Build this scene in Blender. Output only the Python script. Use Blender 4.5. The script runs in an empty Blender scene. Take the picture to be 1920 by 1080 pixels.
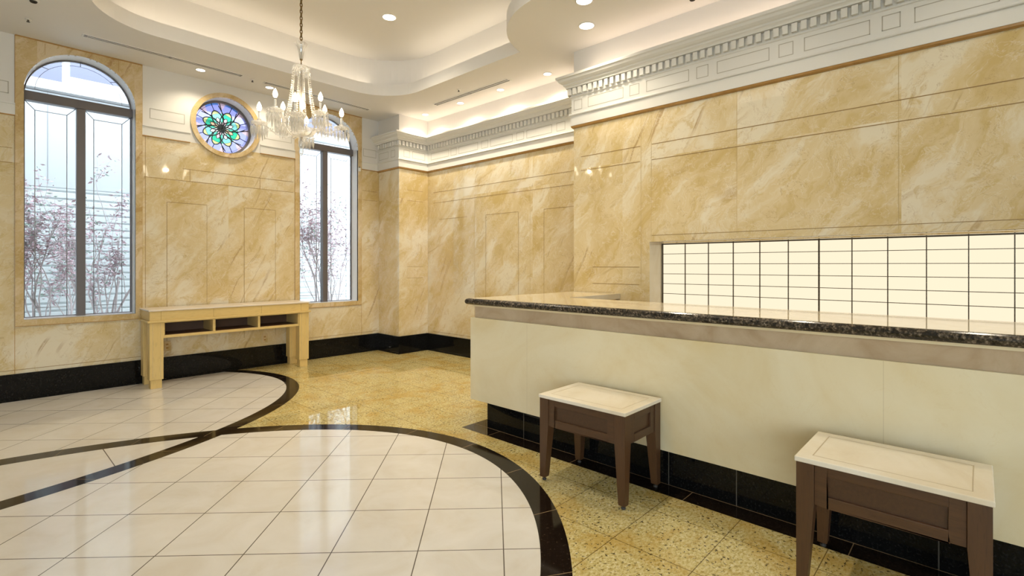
import bpy, bmesh, math, random
from mathutils import Vector, Matrix
from mathutils.geometry import tessellate_polygon
random.seed(7)
PI = math.pi
scene = bpy.context.scene
COL = scene.collection

# ------------------------------------------------------------------ camera, world, exposure
cam_d = bpy.data.cameras.new('camera')
cam = bpy.data.objects.new('camera', cam_d)
COL.objects.link(cam)
cam_d.sensor_width = 36.0
cam_d.lens = 940.2 / 1920 * 36
cam_d.shift_y = -43.0 / 1920
cam_d.clip_start = 0.05
cam.location = (0, 0, 1.35)
cam.rotation_euler = (PI / 2, 0, -(PI / 2 - 0.75))
scene.camera = cam

scene.view_settings.view_transform = 'Standard'
scene.view_settings.look = 'None'
scene.view_settings.gamma = 1.0
scene.view_settings.exposure = 0.47
scene.view_settings.use_curve_mapping = False

W = bpy.data.worlds.new('overcast_sky')
scene.world = W
W.use_nodes = True
wn = W.node_tree.nodes
wn['Background'].inputs[0].default_value = (0.84, 0.92, 1.0, 1)
wn['Background'].inputs[1].default_value = 5.2

WARM = (1.0, 0.84, 0.62)
PINK = (1.0, 0.77, 0.60)


def area_light(name, loc, rot, sx, sy, power, color):
    l = bpy.data.lights.new(name, 'AREA')
    l.shape = 'RECTANGLE'
    l.size, l.size_y = sx, sy
    l.energy = power
    l.color = color
    o = bpy.data.objects.new(name, l)
    o.location = loc
    o.rotation_euler = rot
    COL.objects.link(o)
    return o


ZL = 3.64          # lower ceiling
ZLIP = 3.79        # top of the coffer lip
ZU = 4.20          # raised ceiling
XL, XN, XR = -5.2, 4.40, 4.94   # left wall, near right wall, niche wall
YW, YP, YS, YF = 7.013, 6.44, 3.19, -4.5   # window wall, pillar face, niche step, front wall
COVE = 1.8        # watts per metre of cove strip
UP = (PI, 0, 0)


def portal(x, y, z, rx, sx, sz):
    o = area_light('sky_portal', (x, y, z), (rx, 0, 0), sx, sz, 1.0, (1, 1, 1))
    o.data.cycles.is_portal = True


for _x in (.797, 3.583, -1.99, -4.25):
    portal(_x, 7.24, 2.19, -PI / 2, .94, 2.84)
for _x0, _x1 in ((-4.9, -2.4), (-2.1, .35)):
    portal((_x0 + _x1) / 2, -4.74, 1.66, PI / 2, _x1 - _x0 + .02, 3.3)
_o = area_light('sky_portal', (-5.46, -2.6, 1.65), (0, -PI / 2, 0), 3.3, 3.4, 1.0, (1, 1, 1))
_o.data.cycles.is_portal = True
# cove strips in the trough of the raised ceiling (pointing up)
area_light('cove_light', (2.35, 6.13, 3.80), UP, 2.7, 0.05, COVE * 2.7 * .42, WARM)
area_light('cove_light', (4.10, 4.60, 3.80), UP, 0.05, 1.9, COVE * 1.9 * .5, WARM)
area_light('cove_light', (0.55, 4.60, 3.80), UP, 0.05, 1.9, COVE * 1.9, WARM)
area_light('cove_light', (2.35, 0.90, 3.80), UP, 1.7, 0.05, COVE * 1.7, WARM)
area_light('cove_light', (3.38, 1.70, 3.80), UP, 0.05, 1.3, COVE * 1.3, WARM)
area_light('cove_light', (1.27, 1.70, 3.80), UP, 0.05, 1.3, COVE * 1.3, WARM)
# strips lying on the cornice behind the crown (pointing up)
area_light('cove_light', (4.86, 4.85, 3.375), UP, 0.05, 2.9, 2.9 * 0.6, PINK)
area_light('cove_light', (4.66, 6.38, 3.375), UP, 0.36, 0.05, .4 * 0.6, PINK)
area_light('cove_light', (4.32, 0.00, 3.375), UP, 0.05, 6.0, 6.0 * 0.6, PINK)

# ------------------------------------------------------------------ node helper


class NT:
    def __init__(s, name):
        s.m = bpy.data.materials.new(name)
        s.m.use_nodes = True
        s.t = s.m.node_tree
        s.n = s.t.nodes
        s.n.clear()
        s.out = s.n.new('ShaderNodeOutputMaterial')

    def link(s, a, b):
        s.t.links.new(a, b)

    def put(s, sock, v):
        if hasattr(v, 'node'):
            s.link(v, sock)
        elif v is not None:
            if isinstance(v, (tuple, list)) and len(v) == 3 and sock.type == 'RGBA':
                v = (*v, 1)
            sock.default_value = v

    def node(s, typ, ins=None, **kw):
        nd = s.n.new(typ)
        for k, v in kw.items():
            setattr(nd, k, v)
        for k, v in (ins or {}).items():
            s.put(nd.inputs[k], v)
        return nd

    def m_(s, op, a, b=0.0, c=None):
        nd = s.node('ShaderNodeMath', {0: a, 1: b}, operation=op)
        if c is not None:
            s.put(nd.inputs[2], c)
        return nd.outputs[0]

    def mix(s, f, a, b):
        nd = s.node('ShaderNodeMix', data_type='RGBA')
        s.put(nd.inputs[0], f)
        s.put(nd.inputs[6], a)
        s.put(nd.inputs[7], b)
        return nd.outputs[2]

    def coord(s, which='Object'):
        return s.node('ShaderNodeTexCoord').outputs[which]

    def xyz(s, v):
        nd = s.node('ShaderNodeSeparateXYZ', {0: v})
        return nd.outputs[0], nd.outputs[1], nd.outputs[2]

    def vec(s, x, y, z):
        return s.node('ShaderNodeCombineXYZ', {0: x, 1: y, 2: z}).outputs[0]

    def mapping(s, v, loc=(0, 0, 0), rot=(0, 0, 0), sc=(1, 1, 1)):
        return s.node('ShaderNodeMapping', {0: v, 1: loc, 2: rot, 3: sc}).outputs[0]

    def noise(s, v, scale, detail=3, rough=.5, dist=0.0):
        return s.node('ShaderNodeTexNoise', {'Vector': v, 'Scale': scale, 'Detail': detail, 'Roughness': rough,
                                             'Distortion': dist}).outputs[0]

    def ramp(s, f, stops):
        nd = s.node('ShaderNodeValToRGB', {0: f})
        cr = nd.color_ramp
        while len(cr.elements) < len(stops):
            cr.elements.new(0.5)
        for e, (p, c) in zip(cr.elements, stops):
            e.position = p
            e.color = (*c, 1) if len(c) == 3 else c
        return nd.outputs[0]

    def sm(s, f, a, b):
        return s.node('ShaderNodeMapRange', {0: f, 1: a, 2: b, 3: 0.0, 4: 1.0}, interpolation_type='SMOOTHSTEP').outputs[0]

    def bsdf(s, color, rough=.5, metal=0.0, spec=.5, **kw):
        nd = s.node('ShaderNodeBsdfPrincipled', {'Base Color': color, 'Roughness': rough, 'Metallic': metal,
                                                 'Specular IOR Level': spec})
        for k, v in kw.items():
            s.put(nd.inputs[k], v)
        s.link(nd.outputs[0], s.out.inputs[0])
        return nd


def plain(name, color, rough=.5, metal=0.0, spec=.5, var=0.0, vs=6.0):
    t = NT(name)
    c = color
    if var:
        n = t.noise(t.coord(), vs, 4, .6)
        c = t.mix(n, tuple(x * (1 - var) for x in color), tuple(min(1, x * (1 + var)) for x in color))
    t.bsdf(c, rough, metal, spec)
    return t.m


def emit(name, color, strength):
    t = NT(name)
    e = t.node('ShaderNodeEmission', {0: color, 1: strength})
    t.link(e.outputs[0], t.out.inputs[0])
    return t.m


# ------------------------------------------------------------------ materials
def gold_marble(name, pale, cream, gold, brown, slab=1.1, phase=0.0, rough=.045):
    t = NT(name)
    x, y, z = t.xyz(t.coord())
    u = t.m_('SUBTRACT', x, y)
    iu = t.m_('FLOOR', t.m_('ADD', t.m_('DIVIDE', u, slab), phase))
    iz = t.m_('GREATER_THAN', z, 2.37)
    rnd = t.node('ShaderNodeTexWhiteNoise', {0: t.vec(iu, iz, 3.0)}, noise_dimensions='3D').outputs[1]
    off = t.node('ShaderNodeVectorMath', {0: rnd, 1: (9, 9, 9)}, operation='MULTIPLY').outputs[0]
    base = t.node('ShaderNodeVectorMath', {0: t.vec(u, 0.0, z), 1: off}, operation='ADD').outputs[0]
    wc = t.node('ShaderNodeTexNoise', {'Vector': base, 'Scale': 1.5, 'Detail': 4.0, 'Roughness': .6}).outputs[1]

    def warped(k):
        n_ = t.node('ShaderNodeVectorMath', {0: wc}, operation='SCALE')
        n_.inputs['Scale'].default_value = k
        return t.node('ShaderNodeVectorMath', {0: base, 1: n_.outputs[0]}, operation='ADD').outputs[0]
    pw, ps = warped(.42), warped(.13)

    def lean(v, phi, sx, sz):
        # stretched along a line leaning phi to the right of vertical
        return t.mapping(t.mapping(v, rot=(0, -phi, 0)), sc=(sx, 1, sz))
    # drifting clouds of pale and gold, leaning to the right
    cl = t.noise(lean(pw, .72, 1.9, .75), 1.25, 7, .64, .45)
    c = t.ramp(cl, [(.37, gold), (.44, tuple(.45 * p + .55 * q for p, q in zip(gold, cream))), (.53, cream), (.60, pale)])
    # small breccia fragments
    fr = t.noise(lean(pw, .6, 1.7, .75), 4.5, 6, .68, .7)
    c = t.mix(t.m_('MULTIPLY', t.sm(fr, .54, .64), .6), c, gold)
    c = t.mix(t.m_('MULTIPLY', t.sm(fr, .44, .34), .45), c, pale)
    # long steep brown streaks
    st = t.noise(lean(ps, .45, 17, .60), 1.0, 5, .60, .10)
    gate = t.sm(t.noise(base, 1.7, 2, .5), .50, .62)
    sk = t.m_('MULTIPLY', t.sm(st, .575, .66), gate)
    c = t.mix(t.m_('MULTIPLY', sk, .60), c, brown)
    # flatter ochre bands
    st2 = t.noise(lean(ps, 1.15, 6.5, .9), 1.2, 5, .62, .25)
    gate2 = t.sm(t.noise(base, 1.3, 2, .5), .46, .36)
    c = t.mix(t.m_('MULTIPLY', t.m_('MULTIPLY', t.sm(st2, .56, .68), gate2), .6), c, tuple(.5 * (p + q) for p, q in zip(gold, brown)))
    # fine veins
    vn = t.noise(pw, 4.5, 6, .65, 1.2)
    vein = t.sm(t.m_('ABSOLUTE', t.m_('SUBTRACT', vn, .5)), .016, .0)
    c = t.mix(t.m_('MULTIPLY', vein, .55), c, pale)
    vn2 = t.noise(pw, 2.6, 6, .68, 1.0)
    vein2 = t.sm(t.m_('ABSOLUTE', t.m_('SUBTRACT', vn2, .52)), .006, .0)
    c = t.mix(t.m_('MULTIPLY', vein2, .40), c, brown)
    t.bsdf(c, rough, 0, .5, IOR=1.68)
    return t.m


PALE, CREAM, GOLD, BROWN = (.77, .69, .52), (.705, .575, .345), (.595, .44, .185), (.36, .21, .075)
M_MARBLE = gold_marble('gold_marble', PALE, CREAM, GOLD, BROWN, 1.10, .36)
M_SURR = gold_marble('surround_marble', (.72, .58, .375), (.63, .475, .25), (.52, .36, .135), (.40, .22, .07), .8, .2)


def soft_marble(name, a, b, c2, scale, rough=.07, joint=0):
    t = NT(name)
    v = t.coord()
    n = t.noise(t.mapping(v, rot=(.3, .4, .5)), scale, 6, .6, 1.2)
    c = t.ramp(n, [(.3, c2), (.48, a), (.65, b)])
    vn = t.noise(v, scale * 2.4, 5, .65, 1.5)
    vein = t.sm(t.m_('ABSOLUTE', t.m_('SUBTRACT', vn, .5)), .008, 0)
    c = t.mix(t.m_('MULTIPLY', vein, .25), c, c2)
    if joint:
        x, y, z = t.xyz(v)
        f = t.m_('FRACT', t.m_('DIVIDE', t.m_('SUBTRACT', t.m_('ADD', y, x), joint), 2.22))
        l = t.m_('LESS_THAN', f, .0011)
        c = t.mix(t.m_('MULTIPLY', l, .3), c, (.35, .24, .1))
    t.bsdf(c, rough)
    return t.m


M_CREAM = soft_marble('cream_marble', (.80, .69, .45), (.83, .735, .51), (.75, .61, .34), 1.3, .10, 3.767)
M_BAND = soft_marble('brown_pink_marble', (.54, .41, .27), (.60, .47, .32), (.46, .33, .20), 3.0, .06, 3.00)
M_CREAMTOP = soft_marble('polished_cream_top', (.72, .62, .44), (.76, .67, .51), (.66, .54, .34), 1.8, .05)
M_TOPW = soft_marble('white_marble', (.80, .72, .58), (.84, .77, .65), (.74, .64, .48), 2.5, .12)
M_CSTRIP = plain('cream_strip', (.78, .66, .42), .35)
M_LINE = plain('inlay_line', (.50, .41, .27), .4)
M_BLACK = NT('black_granite')
_t = M_BLACK
_v = _t.noise(_t.coord(), 90, 2, .5)
_t.bsdf(_t.mix(_t.sm(_v, .55, .75), (.005, .005, .005), (.02, .019, .017)), .035, 0, .22)
M_BLACK = M_BLACK.m


def dark_granite():
    t = NT('speckled_dark_granite')
    v = t.coord()
    n1 = t.noise(v, 75, 3, .6)
    n2 = t.noise(v, 26, 4, .65, .6)
    c = t.ramp(n1, [(.40, (.012, .010, .008)), (.52, (.06, .045, .03)), (.62, (.17, .13, .09)), (.74, (.36, .30, .22))])
    c = t.mix(t.sm(n2, .5, .36), c, (.012, .01, .008))
    t.bsdf(c, .16)
    return t.m


M_GRANITE = dark_granite()


def floor_material():
    t = NT('inlaid_stone_floor')
    v = t.coord()
    x, y, z = t.xyz(v)

    def dist(cx, cy, a, b):
        return t.m_('ADD', t.m_('POWER', t.m_('DIVIDE', t.m_('SUBTRACT', x, cx), a), 2),
                    t.m_('POWER', t.m_('DIVIDE', t.m_('SUBTRACT', y, cy), b), 2))

    def lt(a, b): return t.m_('LESS_THAN', a, b)
    def gt(a, b): return t.m_('GREATER_THAN', a, b)
    def mul(a, b): return t.m_('MULTIPLY', a, b)
    def mx(a, b): return t.m_('MAXIMUM', a, b)

    def lines(c, start, pitch, w):
        f = t.m_('FRACT', t.m_('DIVIDE', t.m_('ADD', t.m_('SUBTRACT', c, start), w / 2 + 100 * pitch), pitch))
        return lt(f, w / pitch)

    CA, CB = (-.60, 2.79), (-1.2, 6.12)
    inA, inB = lt(dist(*CA, 3.188, 2.243), 1), lt(dist(*CB, 3.79, 2.311), 1)
    ringA = mul(gt(dist(*CA, 3.056, 2.092), 1), inA)
    ringB = mul(gt(dist(*CB, 3.661, 2.168), 1), inB)
    white = mx(inA, inB)
    lens = mul(inA, inB)
    strip = mul(gt(x, 2.77), lt(y, 3.155))
    black = mx(mx(ringA, ringB), strip)
    s = math.sqrt(.5)
    du = mul(t.m_('ADD', x, y), s)
    dv = mul(t.m_('SUBTRACT', y, x), s)
    grid = mx(lines(du, 2.382, .4035, .0052), lines(dv, .765, .4045, .0052))
    grid = mul(grid, t.m_('SUBTRACT', 1.0, lens))
    lj = mul(lens, lt(t.m_('ABSOLUTE', t.m_('SUBTRACT', x, .646)), .003))
    grid = mx(grid, lj)
    ggrid = mx(lines(x, 2.155, .4, .004), lines(y, 1.325, .4, .004))
    # white limestone tile
    ti = t.vec(t.m_('FLOOR', t.m_('DIVIDE', t.m_('SUBTRACT', du, 2.382), .4035)),
               t.m_('FLOOR', t.m_('DIVIDE', t.m_('SUBTRACT', dv, .765), .4045)), 0.0)
    tr = t.node('ShaderNodeTexWhiteNoise', {0: ti}, noise_dimensions='3D').outputs[0]
    wn_ = t.noise(v, 3.0, 5, .6, 1.0)
    wc = t.ramp(wn_, [(.28, (.64, .59, .51)), (.5, (.69, .655, .60)), (.72, (.73, .70, .66))])
    wc = t.mix(mul(tr, .16), wc, (.60, .54, .44))
    blot = t.sm(t.noise(v, 5.5, 3, .5), .70, .78)
    wc = t.mix(mul(blot, .35), wc, (.58, .47, .27))
    c_w = t.mix(mul(grid, .95), wc, (.09, .07, .05))
    # golden granite
    warp = t.noise(v, 2.2, 3, .6, .8)
    g1 = t.noise(t.mapping(v, rot=(0, 0, .9), sc=(1, 1.6, 1)), 48, 6, .75, .35)
    gc = t.ramp(g1, [(.34, (.24, .17, .04)), (.45, (.53, .425, .16)), (.55, (.65, .56, .28)), (.68, (.77, .71, .50))])
    gc = t.mix(mul(t.sm(warp, .46, .66), .62), gc, (.50, .32, .065))
    gc = t.mix(mul(t.sm(t.noise(v, 11, 4, .65, .6), .52, .66), .5), gc, (.46, .31, .075))
    sp = t.noise(v, 62, 2, .5, .15)
    gate = t.sm(t.noise(v, 7, 2, .5), .30, .55)
    gc = t.mix(mul(mul(t.sm(sp, .60, .65), gate), .92), gc, (.03, .018, .01))
    c_g = t.mix(mul(ggrid, .85), gc, (.10, .06, .015))
    # black inlay with light joints across the rings
    def joints(cx, cy, r, n):
        a = t.m_('ARCTAN2', t.m_('SUBTRACT', y, cy), t.m_('SUBTRACT', x, cx))
        f = t.m_('FRACT', mul(t.m_('ADD', a, PI), n / (2 * PI)))
        return lt(f, .004 * n / (2 * PI * r))
    jt = mx(mul(ringA, joints(*CA, 2.6, 34)), mul(ringB, joints(*CB, 2.9, 36)))
    jt = mx(jt, mul(strip, lines(y, 1.245, .8, .004)))
    jt = mx(jt, mul(strip, lt(t.m_('ABSOLUTE', t.m_('SUBTRACT', x, 2.911)), .0035)))
    c_b = t.mix(mul(jt, .6), t.mix(t.sm(t.noise(v, 70, 2, .5), .55, .75), (.010, .006, .004), (.04, .025, .016)), (.40, .28, .15))
    c = t.mix(white, c_g, c_w)
    c = t.mix(black, c, c_b)
    r = t.m_('ADD', .03, mul(white, .05))
    t.bsdf(c, r, 0, t.m_('SUBTRACT', .5, mul(white, .26)))
    return t.m


M_FLOOR = floor_material()
M_PLASTER = plain('white_plaster', (.76, .735, .69), .55, var=.015, vs=2)
M_CEIL = plain('ceiling_plaster', (.82, .80, .775), .7)
M_MOULD = plain('white_moulding', (.76, .745, .70), .45)
M_GROOVE_SHADE = plain('groove_shade_line', (.46, .43, .36), .6)  # flat strip colour painting the shadow line of engraved grooves
M_JOINT = plain('slab_joint', (.50, .36, .16), .4)
M_GROOVE = plain('stone_joint', (.30, .18, .055), .5)
M_LIP = plain('brown_marble_lip', (.42, .235, .075), .2, var=.35, vs=14)
M_REVEAL = plain('window_reveal', (.84, .84, .86), .5)
M_FRAME = plain('bronze_frame', (.155, .14, .14), .35, .3)
M_LEAD = plain('lead_came', (.30, .31, .33), .4, .3)
M_LEADD = plain('dark_lead_came', (.03, .035, .045), .4, .2)


def thin_glass(name, tint=(1, 1, 1), refl=1.0):
    t = NT(name)
    tr = t.node('ShaderNodeBsdfTransparent', {0: tint})
    gl = t.node('ShaderNodeBsdfGlossy', {0: (1, 1, 1), 'Roughness': .01})
    fr = t.node('ShaderNodeFresnel', {0: 1.35})
    mx = t.node('ShaderNodeMixShader', {0: t.m_('MULTIPLY', fr.outputs[0], refl), 1: tr.outputs[0], 2: gl.outputs[0]})
    t.link(mx.outputs[0], t.out.inputs[0])
    return t.m


M_GLASS = thin_glass('clear_glass', (.97, .99, .99))


def crystal():
    t = NT('cut_crystal')
    tr = t.node('ShaderNodeBsdfTransparent', {0: (.95, .95, .94)})
    gl = t.node('ShaderNodeBsdfGlossy', {0: (1, 1, 1), 'Roughness': .04})
    tl = t.node('ShaderNodeBsdfTranslucent', {0: (.95, .93, .9)})
    df = t.node('ShaderNodeBsdfDiffuse', {0: (.95, .93, .9)})
    m0 = t.node('ShaderNodeMixShader', {0: .5, 1: tl.outputs[0], 2: df.outputs[0]})
    m1 = t.node('ShaderNodeMixShader', {0: .42, 1: m0.outputs[0], 2: gl.outputs[0]})
    fz = t.node('ShaderNodeLayerWeight', {0: .45}).outputs[1]
    m2 = t.node('ShaderNodeMixShader', {0: t.m_('ADD', .32, t.m_('MULTIPLY', fz, .6)), 1: tr.outputs[0], 2: m1.outputs[0]})
    t.link(m2.outputs[0], t.out.inputs[0])
    return t.m


M_CRYSTAL = crystal()
M_BULB = emit('candle_bulb_glow', (1, .86, .62), 7)
M_DOWN = emit('downlight_glow', (1, .93, .80), 7)
M_PANEL = emit('backlit_acrylic', (1, .875, .64), .76)
M_WHITE = plain('white_metal', (.82, .80, .76), .4)
M_DARK = plain('dark_slot', (.05, .045, .04), .6)
M_GREYSLOT = plain('grey_slot', (.10, .09, .08), .5)
M_BRASS = plain('aged_brass', (.17, .105, .03), .4, .6)
M_GRIDBAR = plain('bronze_bar', (.10, .085, .055), .4, .4)


def wood(name, a, b, scale=1.0, rough=.45, axis='z'):
    t = NT(name)
    v = t.coord()
    sc = {'z': (22, 22, 1.6), 'y': (22, 1.6, 22), 'x': (1.6, 22, 22)}[axis]
    n = t.noise(t.mapping(v, sc=sc), 2.0 * scale, 4, .6, .4)
    n2 = t.noise(t.mapping(v, sc=tuple(q * 4 for q in sc)), 2.5 * scale, 2, .5)
    c = t.mix(n, a, b)
    c = t.mix(t.m_('MULTIPLY', t.sm(n2, .55, .7), .35), c, tuple(q * .55 for q in a))
    t.bsdf(c, rough)
    return t.m


M_DWOOD = wood('dark_oak', (.055, .023, .008), (.105, .047, .016))
M_DWOODY = wood('dark_oak_rail', (.055, .023, .008), (.105, .047, .016), axis='y')
M_DWOODP = wood('dark_oak_panel', (.045, .019, .007), (.09, .04, .014), 1.6, axis='x')
M_PWOOD = wood('pale_maple', (.68, .475, .16), (.75, .56, .235), .7)
M_PWOODX = wood('pale_maple_rail', (.68, .475, .16), (.75, .56, .235), .7, axis='x')
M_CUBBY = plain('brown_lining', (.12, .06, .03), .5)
M_CTOP = plain('pinkish_laminate', (.78, .68, .56), .25, var=.03, vs=5)


# ------------------------------------------------------------------ mesh builder
class MB:
    def __init__(s):
        s.v, s.f, s.mi, s.sm = [], [], [], []

    def face(s, pts, mi=0, smooth=False):
        n = len(s.v)
        s.v += [tuple(p) for p in pts]
        s.f.append(tuple(range(n, n + len(pts))))
        s.mi.append(mi)
        s.sm.append(smooth)

    def mesh(s, vs, fs, mi=0, smooth=False):
        n = len(s.v)
        s.v += [tuple(p) for p in vs]
        for f in fs:
            s.f.append(tuple(n + i for i in f))
            s.mi.append(mi)
            s.sm.append(smooth)

    def box(s, x0, x1, y0, y1, z0, z1, mi=0):
        vs = [(x, y, z) for z in (z0, z1) for y in (y0, y1) for x in (x0, x1)]
        s.mesh(vs, [(0, 2, 3, 1), (4, 5, 7, 6), (0, 1, 5, 4), (2, 6, 7, 3), (0, 4, 6, 2), (1, 3, 7, 5)], mi)

    def frustum(s, a, z0, b, z1, mi=0):
        """a, b = (x0,x1,y0,y1) at z0 and z1"""
        vs = [(x, y, z) for (r, z) in ((a, z0), (b, z1)) for y in r[2:] for x in r[:2]]
        s.mesh(vs, [(0, 2, 3, 1), (4, 5, 7, 6), (0, 1, 5, 4), (2, 6, 7, 3), (0, 4, 6, 2), (1, 3, 7, 5)], mi)

    def lathe(s, prof, n=24, c=(0, 0, 0), mi=0, smooth=True, caps=True):
        vs = []
        for r, z in prof:
            for k in range(n):
                a = 2 * PI * k / n
                vs.append((c[0] + r * math.cos(a), c[1] + r * math.sin(a), c[2] + z))
        fs = []
        for i in range(len(prof) - 1):
            for k in range(n):
                k2 = (k + 1) % n
                fs.append((i * n + k, i * n + k2, (i + 1) * n + k2, (i + 1) * n + k))
        s.mesh(vs, fs, mi, smooth)
        if caps:
            for i in (0, len(prof) - 1):
                if prof[i][0] > 1e-5:
                    s.face(vs[i * n:(i + 1) * n], mi)

    def tube(s, pts, r, n=8, mi=0, closed=False, smooth=True):
        pts = [Vector(p) for p in pts]
        m = len(pts)
        rr = r if isinstance(r, (list, tuple)) else [r] * m
        vs = []
        prev = None
        for i, p in enumerate(pts):
            a = pts[(i - 1) % m] if (closed or i) else pts[0]
            b = pts[(i + 1) % m] if (closed or i < m - 1) else pts[-1]
            d = (b - a).normalized()
            if prev is None:
                q = Vector((0, 0, 1)) if abs(d.z) < .9 else Vector((1, 0, 0))
                u = d.cross(q).normalized()
            else:
                u = (prev - d * prev.dot(d))
                u = u.normalized() if u.length > 1e-6 else d.orthogonal().normalized()
            prev = u
            w = d.cross(u)
            for k in range(n):
                an = 2 * PI * k / n
                vs.append(p + (u * math.cos(an) + w * math.sin(an)) * rr[i])
        fs = []
        for i in range(m if closed else m - 1):
            j = (i + 1) % m
            for k in range(n):
                k2 = (k + 1) % n
                fs.append((i * n + k, i * n + k2, j * n + k2, j * n + k))
        if not closed:
            fs.append(tuple(range(n)))
            fs.append(tuple(range((m - 1) * n, m * n)))
        s.mesh(vs, fs, mi, smooth)

    def poly(s, outer, holes, f3, mi=0):
        """fill a 2D polygon with holes; f3 maps (a,b) to 3D"""
        loops = [[Vector((p[0], p[1], 0)) for p in l] for l in [outer] + list(holes)]
        tri = tessellate_polygon(loops)
        flat = [p for l in loops for p in l]
        s.mesh([f3(p.x, p.y) for p in flat], [tuple(q) for q in tri], mi)

    def build(s, name, mats, parent=None, bevel=0.0, fix=True, seg=2):
        me = bpy.data.meshes.new(name)
        me.from_pydata(s.v, [], s.f)
        for m in (mats if isinstance(mats, (list, tuple)) else [mats]):
            me.materials.append(m)
        for p, i, sm in zip(me.polygons, s.mi, s.sm):
            p.material_index = i
            p.use_smooth = sm
        bm = bmesh.new()
        bm.from_mesh(me)
        bmesh.ops.remove_doubles(bm, verts=bm.verts, dist=1e-5)
        if fix:
            bmesh.ops.recalc_face_normals(bm, faces=bm.faces)
        bm.to_mesh(me)
        bm.free()
        o = bpy.data.objects.new(name, me)
        COL.objects.link(o)
        if parent:
            o.parent = parent
        if bevel:
            b = o.modifiers.new('bevel', 'BEVEL')
            b.width = bevel
            b.segments = seg
            b.limit_method = 'ANGLE'
            b.angle_limit = .7
        return o


def tag(o, label=None, cat=None, group=None, kind=None):
    if label:
        o['label'] = label
    if cat:
        o['category'] = cat
    if group:
        o['group'] = group
    if kind:
        o['kind'] = kind
    return o


def thing(name, label, cat, loc=(0, 0, 0), rz=0.0, group=None):
    o = bpy.data.objects.new(name, None)
    COL.objects.link(o)
    o.empty_display_size = .1
    o.location = loc
    o.rotation_euler = (0, 0, rz)
    return tag(o, label, cat, group)


def struct(o):
    o['kind'] = 'structure'
    return o


def dup(root, loc, label, rz=None):
    r = root.copy()
    COL.objects.link(r)
    r.location = loc
    if rz is not None:
        r.rotation_euler = (0, 0, rz)
    r['label'] = label
    for ch in list(root.children):
        c = ch.copy()
        COL.objects.link(c)
        c.parent = r
        for g in list(ch.children):
            d = g.copy()
            COL.objects.link(d)
            d.parent = c
    return r


# ------------------------------------------------------------------ setting: floor
b = MB()
b.box(XL - .25, 5.2, YF - .25, 7.25, -.12, 0)
struct(b.build('floor', M_FLOOR))

# ------------------------------------------------------------------ window wall
WIN = [(.797, .455), (3.583, .455), (-1.99, .455), (-4.25, .455)]   # centre x, half width
SPR, SILL = 3.12, .80            # arch spring, sill
SUW = .517                       # half width of the marble surround
SUB = .738                       # its bottom
RC = (2.196, 3.122)              # round window centre
RO, RI = .405, .350
ZC = 2.842                       # top of the marble, bottom of the cornice


def fw(y):
    return lambda a, b_: (a, y, b_)


def arch(cx, r, z0, spr, n=24):
    p = [(cx + r, z0), (cx + r, spr)]
    p += [(cx + r * math.cos(PI * k / n), spr + r * math.sin(PI * k / n)) for k in range(1, n)]
    p += [(cx - r, spr), (cx - r, z0)]
    return p


def circle(cx, cz, r, n=48):
    return [(cx + r * math.cos(2 * PI * k / n), cz + r * math.sin(2 * PI * k / n)) for k in range(n)]


b = MB()
edges = sorted([(c - SUW, c + SUW) for c, _ in WIN])
rs = [(XL, edges[0][0])] + [(edges[i][1], edges[i + 1][0]) for i in range(3)] + [(edges[3][1], 4.40)]
b.poly([(XL, 0), (4.40, 0), (4.40, SUB), (XL, SUB)], [], fw(YW), 0)
dz = ZC - RC[1]
hx = math.sqrt(RO * RO - dz * dz)
a0 = math.atan2(dz, hx)
for (x0, x1) in rs:
    if x0 < RC[0] < x1:
        n = 30
        lo = [(x0, SUB), (x1, SUB), (x1, ZC)]
        for k in range(n + 1):
            a = a0 + (-PI - 2 * a0) * k / n
            lo.append((RC[0] + RO * math.cos(a), RC[1] + RO * math.sin(a)))
        lo.append((x0, ZC))
        b.poly(lo, [], fw(YW), 0)
        hi = [(x0, ZL), (x1, ZL), (x1, ZC)]
        for k in range(n + 1):
            a = a0 + (PI - 2 * a0) * k / n
            hi.append((RC[0] + RO * math.cos(a), RC[1] + RO * math.sin(a)))
        hi.append((x0, ZC))
        b.poly(hi, [], fw(YW), 1)
    else:
        b.poly([(x0, SUB), (x1, SUB), (x1, ZC), (x0, ZC)], [], fw(YW), 0)
        b.poly([(x0, ZC), (x1, ZC), (x1, ZL), (x0, ZL)], [], fw(YW), 1)
# outer face and reveals of the openings
holes = [arch(c, r, SILL, SPR) for c, r in WIN] + [circle(*RC, RI)]
b.poly([(XL - .25, -.12), (5.2, -.12), (5.2, 4.5), (XL - .25, 4.5)], holes, fw(7.25), 1)
for h in holes:
    for i in range(len(h)):
        p, q = h[i], h[(i + 1) % len(h)]
        b.face([(p[0], YW - .004, p[1]), (q[0], YW - .004, q[1]), (q[0], 7.25, q[1]), (p[0], 7.25, p[1])], 2)
# joint lines cut in the marble


def hl(x0, x1, z, w=.005, y=YW - .0012):
    b.box(x0, x1, y, YW, z - w / 2, z + w / 2, 3)


def vl(x, z0, z1, w=.005):
    b.box(x - w / 2, x + w / 2, YW - .0012, YW, z0, z1, 3)


for (x0, x1) in rs:
    hl(x0 + .02, x1 - .02, 2.365)
    if x0 < RC[0] < x1:
        hl(x0 + .40, x1 - .02, 2.51)
    else:
        hl(x0 + .02, x1 - .02, 2.51)
vl(1.345, .30, ZC, .004)
vl(1.79, 2.365, 2.51)
vl(2.60, 2.365, 2.51)
for (x0, x1) in ((1.554, 1.973), (2.405, 2.80)):
    hl(x0, x1, 2.095)
    vl(x0, .40, 2.095)
    vl(x1, .40, 2.095, .003)
hl(.28, 1.3, .305)
hl(XL, .28, .305)
hl(3.1, 4.4, .305)
struct(b.build('wall_back', [M_MARBLE, M_PLASTER, M_REVEAL, M_GROOVE], fix=False))

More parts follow.
